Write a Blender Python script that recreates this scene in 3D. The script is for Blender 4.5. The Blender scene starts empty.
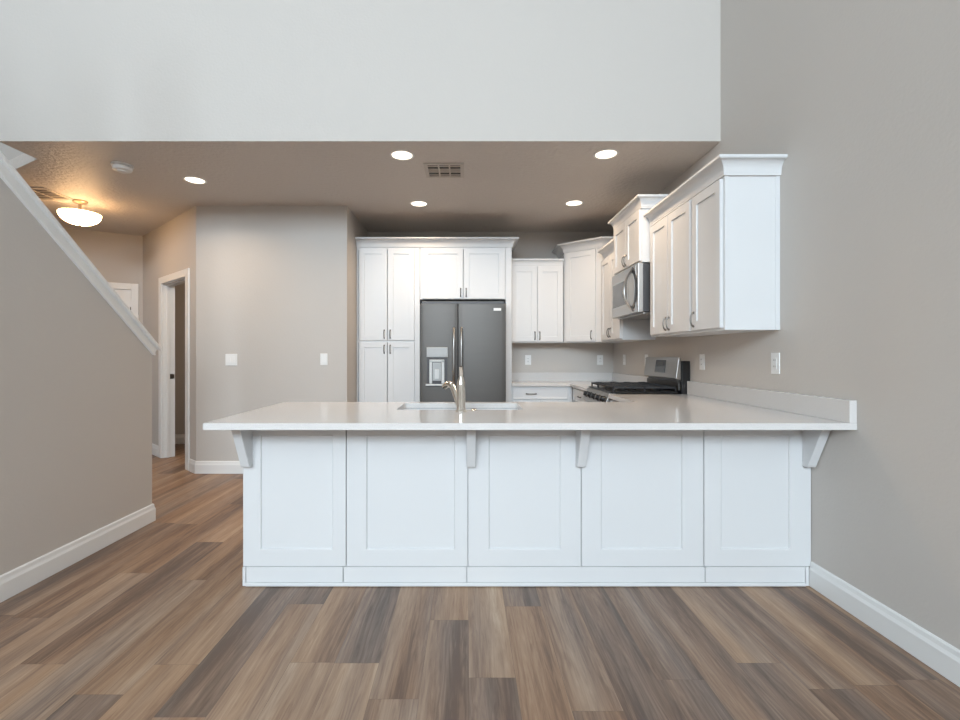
import bpy, bmesh, math, random
from mathutils import Vector, Matrix, Euler
PI = math.pi
S = bpy.context.scene
C = S.collection

# ------------------------------------------------------------------ camera, world, lights, exposure
CAMZ = 1.24
cam = bpy.data.cameras.new('camera'); camo = bpy.data.objects.new('camera', cam); C.objects.link(camo)
camo.location = (0, 0, CAMZ); camo.rotation_euler = (PI/2, 0, 0)
cam.sensor_width = 36; cam.lens = 466/960*36
cam.shift_x = 13/960; cam.shift_y = -5/960
cam.clip_start = 0.05
S.camera = camo

w = bpy.data.worlds.new('daylight'); S.world = w; w.use_nodes = True
w.node_tree.nodes['Background'].inputs[0].default_value = (0.72, 0.85, 1.0, 1)
w.node_tree.nodes['Background'].inputs[1].default_value = 1.0
S.view_settings.view_transform = 'Standard'; S.view_settings.look = 'None'
S.view_settings.gamma = 1; S.view_settings.use_curve_mapping = False
S.view_settings.exposure = 0.0

WARM = (1.0, 0.74, 0.50)
def area(name, loc, rot, sx, sy, power, color, spread=PI, shape='RECTANGLE'):
    l = bpy.data.lights.new(name, 'AREA'); l.shape = shape; l.size = sx; l.size_y = sy
    l.energy = power; l.color = color; l.spread = spread
    o = bpy.data.objects.new(name, l); C.objects.link(o); o.location = loc; o.rotation_euler = rot
    return o
# daylight coming through the tall living-room windows behind the camera
WINX = [-3.0, -1.15, 0.7]
for wx in WINX:
    area('window_daylight', (wx, -6.97, 4.1), (PI/2, 0, 0), 1.4, 1.8, 275, (0.745, 0.885, 1.0))
# added fill light in front of the left wall, which has no window
area('side_fill', (-4.05, -2.0, 3.7), (0, -PI/2, 0), 1.6, 2.6, 25, (0.80, 0.93, 1.0))

# ------------------------------------------------------------------ materials
def mat(name, col, rough=0.5, metal=0.0, spec=0.5, bump=None, aniso=None, emis=None, coat=0):
    m = bpy.data.materials.new(name); m.use_nodes = True
    nt = m.node_tree; b = nt.nodes['Principled BSDF']
    b.inputs['Base Color'].default_value = (*col, 1); b.inputs['Roughness'].default_value = rough
    b.inputs['Metallic'].default_value = metal; b.inputs['Specular IOR Level'].default_value = spec
    b.inputs['Coat Weight'].default_value = coat
    tc = nt.nodes.new('ShaderNodeTexCoord')
    if emis:
        b.inputs['Emission Color'].default_value = (*emis[0], 1); b.inputs['Emission Strength'].default_value = emis[1]
    if bump:
        sc, st, dist = bump
        n = nt.nodes.new('ShaderNodeTexNoise'); n.inputs['Scale'].default_value = sc; n.inputs['Detail'].default_value = 3
        bp = nt.nodes.new('ShaderNodeBump'); bp.inputs['Strength'].default_value = st; bp.inputs['Distance'].default_value = dist
        nt.links.new(tc.outputs['Object'], n.inputs['Vector']); nt.links.new(n.outputs['Fac'], bp.inputs['Height'])
        nt.links.new(bp.outputs['Normal'], b.inputs['Normal'])
    if aniso:   # brushed grain: noise stretched along one axis drives roughness
        mp = nt.nodes.new('ShaderNodeMapping'); mp.inputs['Scale'].default_value = aniso
        n = nt.nodes.new('ShaderNodeTexNoise'); n.inputs['Scale'].default_value = 1; n.inputs['Detail'].default_value = 4
        mr = nt.nodes.new('ShaderNodeMapRange'); mr.inputs['To Min'].default_value = rough*0.8; mr.inputs['To Max'].default_value = rough*1.25
        nt.links.new(tc.outputs['Object'], mp.inputs['Vector']); nt.links.new(mp.outputs['Vector'], n.inputs['Vector'])
        nt.links.new(n.outputs['Fac'], mr.inputs['Value']); nt.links.new(mr.outputs['Result'], b.inputs['Roughness'])
        bp = nt.nodes.new('ShaderNodeBump'); bp.inputs['Strength'].default_value = 0.04; bp.inputs['Distance'].default_value = 0.001
        nt.links.new(n.outputs['Fac'], bp.inputs['Height']); nt.links.new(bp.outputs['Normal'], b.inputs['Normal'])
    return m

M = dict(
    paint=mat('greige_wall_paint', (0.56, 0.525, 0.49), 0.75, bump=(55, 0.25, 0.004)),
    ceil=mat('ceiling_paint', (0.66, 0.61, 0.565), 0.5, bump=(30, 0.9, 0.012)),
    highceil=mat('white_ceiling_paint', (0.75, 0.74, 0.72), 0.8, bump=(22, 0.4, 0.006)),
    trim=mat('white_trim_paint', (0.80, 0.80, 0.79), 0.4, bump=(90, 0.05, 0.001)),
    cab=mat('white_cabinet_paint', (0.69, 0.695, 0.70), 0.38, bump=(120, 0.04, 0.001)),
    inside=mat('pale_cabinet_interior', (0.6, 0.52, 0.4), 0.6, bump=(60, 0.05, 0.001)),
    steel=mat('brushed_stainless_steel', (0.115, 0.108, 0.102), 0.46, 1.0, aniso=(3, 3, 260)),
    steelh=mat('brushed_stainless_steel_light', (0.44, 0.43, 0.42), 0.30, 1.0, aniso=(260, 3, 3)),
    sink=mat('satin_sink_steel', (0.17, 0.185, 0.20), 0.3, 1.0, aniso=(4, 120, 4)),
    chrome=mat('polished_chrome', (0.80, 0.77, 0.72), 0.12, 1.0, bump=(30, 0.02, 0.001)),
    pull=mat('brushed_nickel_pull', (0.15, 0.14, 0.13), 0.35, 1.0, bump=(80, 0.03, 0.001)),
    black=mat('black_enamel', (0.012, 0.012, 0.013), 0.28, bump=(60, 0.03, 0.001)),
    iron=mat('cast_iron', (0.018, 0.018, 0.02), 0.6, bump=(200, 0.4, 0.001)),
    dark=mat('dark_plastic', (0.05, 0.05, 0.055), 0.4, bump=(80, 0.05, 0.001)),
    glass=mat('dark_oven_glass', (0.10, 0.11, 0.12), 0.08, bump=(5, 0.01, 0.001)),
    greyplastic=mat('grey_plastic', (0.42, 0.45, 0.47), 0.35, bump=(80, 0.03, 0.001)),
    paleplastic=mat('pale_grey_plastic', (0.62, 0.66, 0.68), 0.3, bump=(80, 0.03, 0.001)),
    plate=mat('white_plate_plastic', (0.82, 0.82, 0.81), 0.3, bump=(60, 0.02, 0.001)),
    brass=mat('aged_nickel', (0.55, 0.42, 0.28), 0.3, 1.0, bump=(60, 0.05, 0.001)),
    slot=mat('dark_slot', (0.03, 0.025, 0.02), 0.6, bump=(60, 0.02, 0.001)),
    lamp=mat('lamp_diffuser', (0.9, 0.85, 0.75), 0.5, emis=((1.0, 0.88, 0.70), 3.0), bump=(40, 0.02, 0.001)),
    sky=mat('sky_backdrop', (0.7, 0.8, 0.9), 1.0, bump=(1, 0.01, 0.001)),
)
def quartz():
    m = mat('white_quartz', (0.80, 0.77, 0.74), 0.13, spec=0.5)
    nt = m.node_tree; b = nt.nodes['Principled BSDF']; tc = [n for n in nt.nodes if n.type == 'TEX_COORD'][0]
    n = nt.nodes.new('ShaderNodeTexNoise'); n.inputs['Scale'].default_value = 220; n.inputs['Detail'].default_value = 2
    r = nt.nodes.new('ShaderNodeValToRGB'); r.color_ramp.elements[0].position = 0.35; r.color_ramp.elements[1].position = 0.65
    r.color_ramp.elements[0].color = (0.64, 0.62, 0.605, 1); r.color_ramp.elements[1].color = (0.70, 0.68, 0.665, 1)
    nt.links.new(tc.outputs['Object'], n.inputs['Vector']); nt.links.new(n.outputs['Fac'], r.inputs['Fac']); nt.links.new(r.outputs['Color'], b.inputs['Base Color'])
    return m
M['quartz'] = quartz()
def alabaster():
    m = mat('alabaster_glass', (0.95, 0.85, 0.7), 0.35)
    nt = m.node_tree; b = nt.nodes['Principled BSDF']; tc = [n for n in nt.nodes if n.type == 'TEX_COORD'][0]
    n = nt.nodes.new('ShaderNodeTexNoise'); n.inputs['Scale'].default_value = 9; n.inputs['Detail'].default_value = 3; n.inputs['Distortion'].default_value = 1.5
    r = nt.nodes.new('ShaderNodeValToRGB'); r.color_ramp.elements[0].position = 0.3; r.color_ramp.elements[1].position = 0.62
    r.color_ramp.elements[0].color = (1.0, 0.52, 0.20, 1); r.color_ramp.elements[1].color = (1.0, 0.66, 0.34, 1)
    nt.links.new(tc.outputs['Object'], n.inputs['Vector']); nt.links.new(n.outputs['Fac'], r.inputs['Fac'])
    nt.links.new(r.outputs['Color'], b.inputs['Emission Color']); b.inputs['Emission Strength'].default_value = 26.0
    return m
M['alabaster'] = alabaster()

def floor_material():
    m = bpy.data.materials.new('vinyl_plank_floor'); m.use_nodes = True
    nt = m.node_tree; N = nt.nodes; L = nt.links; b = N['Principled BSDF']
    tc = N.new('ShaderNodeTexCoord'); at = N.new('ShaderNodeAttribute'); at.attribute_name = 'plank'
    sep = N.new('ShaderNodeSeparateColor'); L.new(at.outputs['Color'], sep.inputs['Color'])   # r tone, g warmth, b id
    mul = N.new('ShaderNodeMath'); mul.operation = 'MULTIPLY'; mul.inputs[1].default_value = 40
    L.new(sep.outputs['Blue'], mul.inputs[0])
    cz = N.new('ShaderNodeCombineXYZ'); L.new(mul.outputs[0], cz.inputs['Z'])
    add = N.new('ShaderNodeVectorMath'); add.operation = 'ADD'; L.new(tc.outputs['Object'], add.inputs[0]); L.new(cz.outputs[0], add.inputs[1])
    def noise(scale, detail, rough=0.5, dist=0.0):
        mp = N.new('ShaderNodeMapping'); mp.inputs['Scale'].default_value = scale; L.new(add.outputs[0], mp.inputs['Vector'])
        n = N.new('ShaderNodeTexNoise'); n.inputs['Scale'].default_value = 1; n.inputs['Detail'].default_value = detail
        n.inputs['Roughness'].default_value = rough; n.inputs['Distortion'].default_value = dist
        L.new(mp.outputs[0], n.inputs['Vector']); return n.outputs['Fac']
    streak = noise((10, 0.5, 1), 2, 0.5, 0.3)      # broad light / dark bands along a board
    grain = noise((95, 3.5, 1), 5, 0.65, 0.4)       # fine grain
    cath = noise((38, 2.6, 1), 3, 0.6, 2.2)        # cathedral figure
    def math2(op, a, bb, c=None):
        n = N.new('ShaderNodeMath'); n.operation = op
        for i, v in enumerate((a, bb, c)):
            if v is None: continue
            if isinstance(v, (int, float)): n.inputs[i].default_value = v
            else: L.new(v, n.inputs[i])
        return n.outputs[0]
    v = math2('MULTIPLY_ADD', math2('SUBTRACT', streak, 0.5), 1.35, math2('MULTIPLY_ADD', sep.outputs['Red'], 0.78, 0.04))
    v = math2('MULTIPLY_ADD', math2('SUBTRACT', grain, 0.5), 0.75, v)
    v = math2('MULTIPLY_ADD', math2('SUBTRACT', cath, 0.5), 0.8, v)
    def ramp(cols):
        r = N.new('ShaderNodeValToRGB'); e = r.color_ramp.elements
        e[0].position = 0.0; e[0].color = (*cols[0], 1); e[1].position = 1.0; e[1].color = (*cols[-1], 1)
        for i, c in enumerate(cols[1:-1]): x = e.new((i+1)/(len(cols)-1)); x.color = (*c, 1)
        L.new(v, r.inputs['Fac']); return r.outputs['Color']
    cool = ramp(FL_COOL); warm = ramp(FL_WARM)
    mx = N.new('ShaderNodeMix'); mx.data_type = 'RGBA'
    wf = noise((9, 0.8, 1.7), 1, 0.5)
    wf = math2('MULTIPLY_ADD', math2('SUBTRACT', wf, 0.5), 1.6, math2('MULTIPLY_ADD', sep.outputs['Green'], 0.85, 0.2))
    cl = N.new('ShaderNodeClamp'); L.new(wf, cl.inputs['Value'])
    L.new(cl.outputs[0], mx.inputs['Factor']); L.new(cool, mx.inputs['A']); L.new(warm, mx.inputs['B'])
    L.new(mx.outputs['Result'], b.inputs['Base Color'])
    b.inputs['Roughness'].default_value = 0.42; b.inputs['Specular IOR Level'].default_value = 0.4
    bp = N.new('ShaderNodeBump'); bp.inputs['Strength'].default_value = 0.15; bp.inputs['Distance'].default_value = 0.002
    L.new(grain, bp.inputs['Height']); L.new(bp.outputs[0], b.inputs['Normal'])
    return m
FL_COOL = [(0.115, 0.086, 0.072), (0.200, 0.152, 0.126), (0.31, 0.238, 0.190), (0.43, 0.34, 0.265)]
FL_WARM = [(0.15, 0.088, 0.058), (0.28, 0.168, 0.103), (0.39, 0.255, 0.162), (0.51, 0.37, 0.25)]
M['floor'] = floor_material()

# ------------------------------------------------------------------ mesh helpers
def box(bm, x0, x1, y0, y1, z0, z1):
    vs = [bm.verts.new((x, y, z)) for x in (x0, x1) for y in (y0, y1) for z in (z0, z1)]
    for f in ((0,1,3,2), (4,6,7,5), (0,4,5,1), (2,3,7,6), (0,2,6,4), (1,5,7,3)):
        bm.faces.new([vs[i] for i in f])
def prism(bm, poly, z0, z1):
    a = [bm.verts.new((x, y, z0)) for x, y in poly]; b = [bm.verts.new((x, y, z1)) for x, y in poly]
    n = len(poly); bm.faces.new(a[::-1]); bm.faces.new(b)
    for i in range(n): bm.faces.new((a[i], a[(i+1) % n], b[(i+1) % n], b[i]))
def extrude_x(bm, poly, x0, x1):     # poly in (y, z)
    a = [bm.verts.new((x0, y, z)) for y, z in poly]; b = [bm.verts.new((x1, y, z)) for y, z in poly]
    n = len(poly); bm.faces.new(a); bm.faces.new(b[::-1])
    for i in range(n): bm.faces.new((a[i], b[i], b[(i+1) % n], a[(i+1) % n]))
def tube(bm, pts, r, seg=12, caps=True):
    pts = [Vector(p) for p in pts]; rs = r if isinstance(r, (list, tuple)) else [r]*len(pts)
    rings = []; up = None
    for i, p in enumerate(pts):
        t = (pts[min(i+1, len(pts)-1)] - pts[max(i-1, 0)]).normalized()
        if up is None:
            up = Vector((0, 0, 1)) if abs(t.z) < 0.9 else Vector((1, 0, 0))
        u = (up - t*up.dot(t)).normalized(); v = t.cross(u); up = u
        rings.append([bm.verts.new(p + (u*math.cos(a) + v*math.sin(a))*rs[i]) for a in [2*PI*k/seg for k in range(seg)]])
    for a, b in zip(rings, rings[1:]):
        for k in range(seg): bm.faces.new((a[k], a[(k+1) % seg], b[(k+1) % seg], b[k]))
    if caps: bm.faces.new(rings[0][::-1]); bm.faces.new(rings[-1])
def lathe(bm, prof, seg=40, mtx=None):     # prof (r, z)
    mtx = mtx or Matrix.Identity(4); rings = []
    for r, z in prof:
        if r < 1e-6: rings.append([bm.verts.new(mtx @ Vector((0, 0, z)))])
        else: rings.append([bm.verts.new(mtx @ Vector((r*math.cos(2*PI*k/seg), r*math.sin(2*PI*k/seg), z))) for k in range(seg)])
    for a, b in zip(rings, rings[1:]):
        for k in range(seg):
            k2 = (k+1) % seg
            if len(a) == 1 and len(b) == 1: continue
            if len(a) == 1: bm.faces.new((a[0], b[k2], b[k]))
            elif len(b) == 1: bm.faces.new((a[k], a[k2], b[0]))
            else: bm.faces.new((a[k], a[k2], b[k2], b[k]))
def sweep(bm, path, prof):
    """profile (outward, z) carried along a plan path with mitred corners; outward is to the RIGHT of the travel direction"""
    P = [Vector(p) for p in path]; rings = []
    for i, p in enumerate(P):
        ns = []
        if i > 0: d = (p - P[i-1]).normalized(); ns.append(Vector((d.y, -d.x)))
        if i < len(P)-1: d = (P[i+1] - p).normalized(); ns.append(Vector((d.y, -d.x)))
        n = ns[0] if len(ns) == 1 else (ns[0] + ns[1]) / (1 + ns[0].dot(ns[1]))
        rings.append([bm.verts.new((p.x + n.x*o, p.y + n.y*o, z)) for o, z in prof])
    k = len(prof)
    for a, b in zip(rings, rings[1:]):
        for j in range(k): bm.faces.new((a[j], a[(j+1) % k], b[(j+1) % k], b[j]))
    bm.faces.new(rings[0][::-1]); bm.faces.new(rings[-1])

def obj(name, bm, m, parent=None, bevel=0.0, smooth=False, seg=2):
    bmesh.ops.recalc_face_normals(bm, faces=bm.faces)
    me = bpy.data.meshes.new(name); bm.to_mesh(me); bm.free()
    me.materials.append(M[m] if isinstance(m, str) else m)
    o = bpy.data.objects.new(name, me); C.objects.link(o)
    if smooth:
        for p in me.polygons: p.use_smooth = True
        md = o.modifiers.new('edges', 'EDGE_SPLIT'); md.split_angle = math.radians(38)
    if bevel:
        md = o.modifiers.new('bevel', 'BEVEL'); md.width = bevel; md.segments = seg; md.limit_method = 'ANGLE'
    if parent: o.parent = parent
    return o
def boxes(name, m, parent, *bs, bevel=0.0):
    bm = bmesh.new()
    for b in bs: box(bm, *b)
    return obj(name, bm, m, parent, bevel)
def thing(name, label, cat, loc=(0, 0, 0), rotz=0.0, group=None):
    o = bpy.data.objects.new(name, None); C.objects.link(o); o.empty_display_size = 0.05
    o.location = loc; o.rotation_euler = (0, 0, rotz); o['label'] = label; o['category'] = cat
    if group: o['group'] = group
    return o
def tag(o, label, cat, group=None):
    o['label'] = label; o['category'] = cat
    if group: o['group'] = group
    return o
def struct(name, bm, m, bevel=0.0, label=None, parent=None):
    o = obj(name, bm, m, parent, bevel)
    if not parent: o['kind'] = 'structure'
    if label: o['label'] = label
    return o
def copy_tree(o, parent=None):
    c = o.copy(); C.objects.link(c)
    if parent: c.parent = parent
    for ch in list(o.children): copy_tree(ch, c)
    return c

# ------------------------------------------------------------------ key dimensions (metres; camera stands at x=0, y=0)
WX = 1.85            # right wall
HY = 3.40            # header wall
KZ = 2.80            # kitchen ceiling
BY = 5.89            # kitchen back wall
TZ = 5.4             # tall room ceiling
PW = -1.254          # side of the pantry alcove
HW = (-2.83, 4.87)   # outer corner of the hall wall
AC = (-4.25, 6.11)   # inner corner hall
LX = -4.10           # left wall of the tall room

# ------------------------------------------------------------------ floor: boards laid along y, one mesh
random.seed(11)
bm = bmesh.new(); lay = bm.loops.layers.float_color.new('plank')
PWID, PL, X0 = 0.18, 1.22, 0.007
# column: y of one board joint, then tones of boards {board index from that joint: (tone, warmth)}
known = {
    0: (1.791, {0: (.72, .55), -1: (.22, .3)}), -1: (2.18, {0: (.62, .7), -1: (.34, .35)}), -2: (2.9, {-1: (.42, .55), 0: (.4, .5)}),
    -3: (1.876, {0: (.28, .05), -1: (.62, .75)}), -4: (3.1, {-1: (.58, .8), 0: (.5, .6)}), -5: (2.32, {0: (.2, .05), -1: (.62, .55)}),
    -6: (1.596, {0: (.24, .15), -1: (.6, .9)}), -7: (1.867, {0: (.62, .45), -1: (.5, .95)}), -8: (1.702, {0: (.5, .85), -1: (.22, .3), 1: (.45, .8)}),
    -9: (2.568, {0: (.36, .8), -1: (.55, .5)}), -10: (3.09, {0: (.66, .95), -1: (.2, .35), -2: (.5, .6)}), -11: (2.65, {0: (.4, .9), -1: (.5, .55)}),
    -12: (2.2, {0: (.22, .5), -1: (.35, .5)}), 1: (2.30, {0: (.3, .1), -1: (.44, .95)}), 2: (1.623, {0: (.36, .5), -1: (.26, .4)}),
    3: (2.6, {-1: (.26, .35), -2: (.3, .4)}), 4: (3.0, {-1: (.26, .25), 0: (.3, .3), -2: (.3, .3)}), 5: (2.75, {-1: (.3, .4), -2: (.28, .3)}), 6: (1.876, {0: (.56, .6), -1: (.34, .35)}),
    7: (2.95, {-1: (.26, .25), -2: (.3, .3)}), 8: (1.75, {0: (.62, .65), -1: (.42, .85)}), 9: (3.0, {-1: (.16, .35), -2: (.2, .35)}),
}
for col in range(-36, 11):
    xa = X0 + col*PWID; xb = xa + PWID - 0.0012
    base, tones = known.get(col, (random.uniform(0, PL), {}))
    k0 = int((-7.1 - base)//PL)
    for k in range(k0, k0+14):
        ya = base + k*PL; yb = ya + PL - 0.0012
        x0, x1, y0, y1 = max(xa, -6.4), min(xb, WX+0.1), max(ya, -7.1), min(yb, 7.6)
        if x1 <= x0 or y1 <= y0: continue
        t, wm = tones.get(k, (random.choice((.2, .3, .4, .5, .6, .66)), random.uniform(.2, .9)))
        f = bm.faces.new([bm.verts.new(p) for p in ((x0, y0, 0), (x1, y0, 0), (x1, y1, 0), (x0, y1, 0))])
        rid = random.random()
        for lp in f.loops: lp[lay] = (t, wm, rid, 1)
# dark groove bed below the boards and the slab
nf = len(bm.faces)
box(bm, -6.4, WX+0.1, -7.1, 7.6, -0.12, -0.0008)
bm.faces.ensure_lookup_table()
for f in list(bm.faces)[nf:]:
    for lp in f.loops: lp[lay] = (0.0, 0.3, 0.5, 1)
me = bpy.data.meshes.new('floor'); bm.to_mesh(me); bm.free(); me.materials.append(M['floor'])
fl = bpy.data.objects.new('floor', me); C.objects.link(fl); fl['kind'] = 'structure'

# ------------------------------------------------------------------ walls and ceilings
def wallobj(name, bs=(), prisms=(), m='paint', label=None):
    bm = bmesh.new()
    for b in bs: box(bm, *b)
    for poly, z0, z1 in prisms: prism(bm, poly, z0, z1)
    return struct(name, bm, m, label=label)
wallobj('wall_right', [(WX, WX+0.12, -7.1, BY+0.12, 0, TZ)])
wallobj('wall_back', [(PW-0.1, WX, BY, BY+0.12, 0, KZ)])
wallobj('wall_upper', [(-3.42, WX, HY, HY+0.12, KZ+0.0008, TZ)])
wallobj('wall_hall', [(HW[0], PW, HW[1], HW[1]+0.12, 0, KZ), (PW-0.12, PW, HW[1]+0.12, BY, 0, KZ)])
# angled wall with the doorway
d = Vector((AC[0]-HW[0], AC[1]-HW[1])).normalized(); n = Vector((-d.y*-1, d.x*-1))
n = Vector((d.y, -d.x)); LEN = (Vector(AC)-Vector(HW)).length
def ang(s, o): p = Vector(HW) + d*s + n*o; return (p.x, p.y)
TH = 0.12; DS0, DS1, DZ = 0.265, 1.105, 2.10
wallobj('wall_angled', prisms=[
    ([HW, ang(DS0, 0), ang(DS0, TH), (HW[0]+0.10, HW[1]+0.12)], 0, KZ),
    ([ang(DS1, 0), ang(LEN, 0), ang(LEN+0.1, TH), ang(DS1, TH)], 0, KZ),
    ([ang(DS0, 0), ang(DS1, 0), ang(DS1, TH), ang(DS0, TH)], DZ, KZ)])
e = Vector((-0.863, -0.505)).normalized(); en = Vector((e.y, -e.x))      # entry wall, outward (away from us) = en
def ent(s, o): p = Vector(AC) + e*s + en*o; return (p.x, p.y)
wallobj('wall_entry', prisms=[([ent(0, 0), ent(0, 0.0), ent(2.35, 0), ent(2.35, 0.12), ent(-0.02, 0.12)], 0, KZ)] if False else
        [([AC, ent(0.12, 0), ent(0.12, 0.12), ent(-0.06, 0.12)], 0, KZ),
         ([ent(0.93, 0), ent(2.35, 0), ent(2.35, 0.12), ent(0.93, 0.12)], 0, KZ),
         ([ent(0.12, 0), ent(0.93, 0), ent(0.93, 0.12), ent(0.12, 0.12)], 2.09, KZ)])
# small room behind the doorway
wallobj('wall_powder_room', [(-4.15, PW-0.12, 6.5, 6.6, 0, KZ), (-4.25, -4.15, 6.24, 6.6, 0, KZ)])
# far left hall
wallobj('wall_hall_left', [(-6.4, -6.28, HY-0.1, 5.1, 0, KZ), (-6.28, LX, HY-0.12, HY, 0, KZ)])
# tall room
wallobj('wall_left', [(LX-0.12, LX, -7.1, HY-0.12, 0, TZ), (LX-0.12, LX, HY-0.12, 4.08, KZ+0.1, TZ)])
wallobj('wall_stairwell', prisms=[([(-3.42, 3.71), (LX, 4.08), (LX, 4.2), (-3.30, 3.83), (-3.30, 3.52), (-3.42, 3.52)], KZ+0.1, TZ)])
rear = []
xs = [LX-0.12] + [v for wx in WINX for v in (wx-0.75, wx+0.75)] + [WX]
for i in range(0, len(xs), 2): rear.append((xs[i], xs[i+1], -7.12, -7.0, 0, TZ))
for wx in WINX: rear += [(wx-0.75, wx+0.75, -7.12, -7.0, 0, 3.15), (wx-0.75, wx+0.75, -7.12, -7.0, 5.05, TZ)]
wallobj('wall_rear', rear)
bm = bmesh.new()
prism(bm, [(-3.42, HY+0.001), (WX, HY+0.001), (WX, 7.1), (-3.42, 7.1)], KZ, KZ+0.1)
prism(bm, [(-3.42, 3.71), (-3.42, 7.1), (LX, 7.1), (LX, 4.08)], KZ, KZ+0.1)
prism(bm, [(LX, HY-0.12), (LX, 7.1), (-6.4, 7.1), (-6.4, HY-0.12)], KZ, KZ+0.1)
struct('ceiling', bm, 'ceil', label='textured tan ceiling over kitchen and hall')
wallobj('ceiling_tall', [(LX-0.12, WX+0.12, -7.12, 4.25, TZ, TZ+0.1)], m='highceil')
# windows behind the camera
for i, wx in enumerate(WINX):
    bs = [(wx-0.75, wx-0.69, -7.1, -7.02, 3.15, 5.05), (wx+0.69, wx+0.75, -7.1, -7.02, 3.15, 5.05),
          (wx-0.69, wx+0.69, -7.1, -7.02, 3.15, 3.21), (wx-0.69, wx+0.69, -7.1, -7.02, 4.99, 5.05), (wx-0.69, wx+0.69, -7.1, -7.02, 4.07, 4.13)]
    wallobj('window_%d' % (i+1), bs, m='trim')

# ------------------------------------------------------------------ stair half wall with sloping cap
HX = -2.345
def capz(y): return 1.243 + (3.47 - y)*0.787
bm = bmesh.new()
yb = 3.47; yf = 0.6
extrude_x(bm, [(yb, 0), (yb, capz(yb)), (yf, capz(yf)), (yf, 0)], HX-0.115, HX)
struct('wall_stair', bm, 'paint', label='sloping stair half wall')
bm = bmesh.new()
s38 = (Vector((-1, 0.787))).normalized()     # direction (y,z) up the slope
up = Vector((0.787, 1)).normalized()
def slope_prism(bm, a, b, t0, t1, x0, x1):
    pa = Vector((a, capz(a))); pb = Vector((b, capz(b)))
    poly = [pa+up*t0, pa+up*t1, pb+up*t1, pb+up*t0]
    extrude_x(bm, [(p.x, p.y) for p in poly], x0, x1)
slope_prism(bm, 3.475, 0.6, 0.000, 0.058, HX-0.125, HX+0.012)
slope_prism(bm, 3.49, 0.6, 0.058, 0.080, HX-0.145, HX+0.030)
slope_prism(bm, 3.48, 0.6, 0.0, 0.014, HX+0.012, HX+0.018)
struct('trim_1', bm, 'trim', bevel=0.003, label='white sloping cap on the stair half wall')

# ------------------------------------------------------------------ baseboards
BB = [(0, 0.003), (0.016, 0.003), (0.016, 0.092), (0.011, 0.108), (0.009, 0.126), (0.005, 0.133), (0, 0.133)]
def baseboard(side, path):
    bm = bmesh.new(); sweep(bm, path, BB); return struct('baseboard_' + side, bm, 'trim')
baseboard('right', [(WX-0.0005, 2.497), (WX-0.0005, -7.0)])
baseboard('stair', [(HX+0.0005, 0.6), (HX+0.0005, yb+0.0005), (HX-0.115, yb+0.0005)])
baseboard('hall', [ang(0.17, -0.0005), (HW[0]-0.0, HW[1]-0.0005), (PW+0.0005, HW[1]-0.0005), (PW+0.0005, 5.27)])
baseboard('angled', [ent(0.05, -0.0005), (AC[0], AC[1]-0.001), ang(1.20, -0.0005)])
baseboard('entry', [ent(2.3, -0.0005), ent(1.01, -0.0005)])
baseboard('powder_room', [(-4.149, 6.3), (-4.149, 6.499), (PW-0.13, 6.499)])

# ------------------------------------------------------------------ doorway casing, jamb (angled wall)
bm = bmesh.new()
CT = 0.018
def aprism(s0, s1, o0, o1, z0, z1): prism(bm, [ang(s0, o0), ang(s1, o0), ang(s1, o1), ang(s0, o1)], z0, z1)
aprism(DS0-0.085, DS0+0.01, -CT, -0.0005, 0.003, DZ+0.07)
aprism(DS1-0.01, DS1+0.075, -CT, -0.0005, 0.003, DZ+0.07)
aprism(DS0+0.01, DS1-0.01, -CT, -0.0005, DZ-0.01, DZ+0.07)
struct('trim_2', bm, 'trim', bevel=0.003, label='white casing of the open doorway')
bm = bmesh.new()
aprism(DS0-0.0, DS0+0.018, 0, TH+0.012, 0.003, DZ-0.018)
aprism(DS1-0.018, DS1, 0, TH+0.012, 0.003, DZ-0.018)
aprism(DS0, DS1, 0, TH+0.012, DZ-0.018, DZ)
aprism(DS1-0.030, DS1-0.018, 0.035, 0.07, 0.003, DZ-0.018)
aprism(DS0+0.018, DS1-0.030, 0.035, 0.07, DZ-0.030, DZ-0.018)
jb = struct('trim_3', bm, 'trim', label='white jamb of the open doorway')
bm = bmesh.new()
aprism(DS1-0.0205, DS1-0.018, 0.078, 0.112, 0.95, 1.01)
aprism(DS1-0.026, DS1-0.0205, 0.108, 0.122, 0.955, 1.005)
sp = obj('strike_plate', bm, 'pull', jb)
# entry door (white panel door in the hall) with casing and hinge
bm = bmesh.new()
def eprism(b, s0, s1, o0, o1, z0, z1): prism(b, [ent(s0, o0), ent(s1, o0), ent(s1, o1), ent(s0, o1)], z0, z1)
eprism(bm, 0.045, 0.125, -CT, -0.0005, 0.003, 2.165); eprism(bm, 0.925, 1.005, -CT, -0.0005, 0.003, 2.165); eprism(bm, 0.125, 0.925, -CT, -0.0005, 2.085, 2.165)
struct('trim_4', bm, 'trim', bevel=0.003, label='white casing around the hall door')
bm = bmesh.new()
eprism(bm, 0.126, 0.926, 0.02, 0.055, 0.01, 2.084)
for s0, s1, z0, z1 in ((0.126, 0.236, .01, 2.084), (0.816, 0.926, .01, 2.084), (0.236, 0.816, 1.964, 2.084), (0.236, 0.816, .01, .22), (0.236, 0.816, 0.95, 1.09), (0.486, 0.566, 0.22, 1.964)):
    eprism(bm, s0, s1, 0.008, 0.02, z0, z1)
dr = struct('door_1', bm, 'trim', bevel=0.002, label='white panel door in the hall')
for hz in (1.82, 1.05, 0.25):
    bm = bmesh.new(); p = ent(0.128, -0.002); tube(bm, [(p[0], p[1], hz-0.045), (p[0], p[1], hz+0.045)], 0.008); obj('hinge', bm, 'pull', dr)
bm = bmesh.new(); p = ent(0.86, -0.04); p0 = ent(0.86, 0.008)
tube(bm, [(p0[0], p0[1], 0.98), (p[0], p[1], 0.98)], [0.012, 0.026]); obj('door_knob', bm, 'pull', dr)

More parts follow.
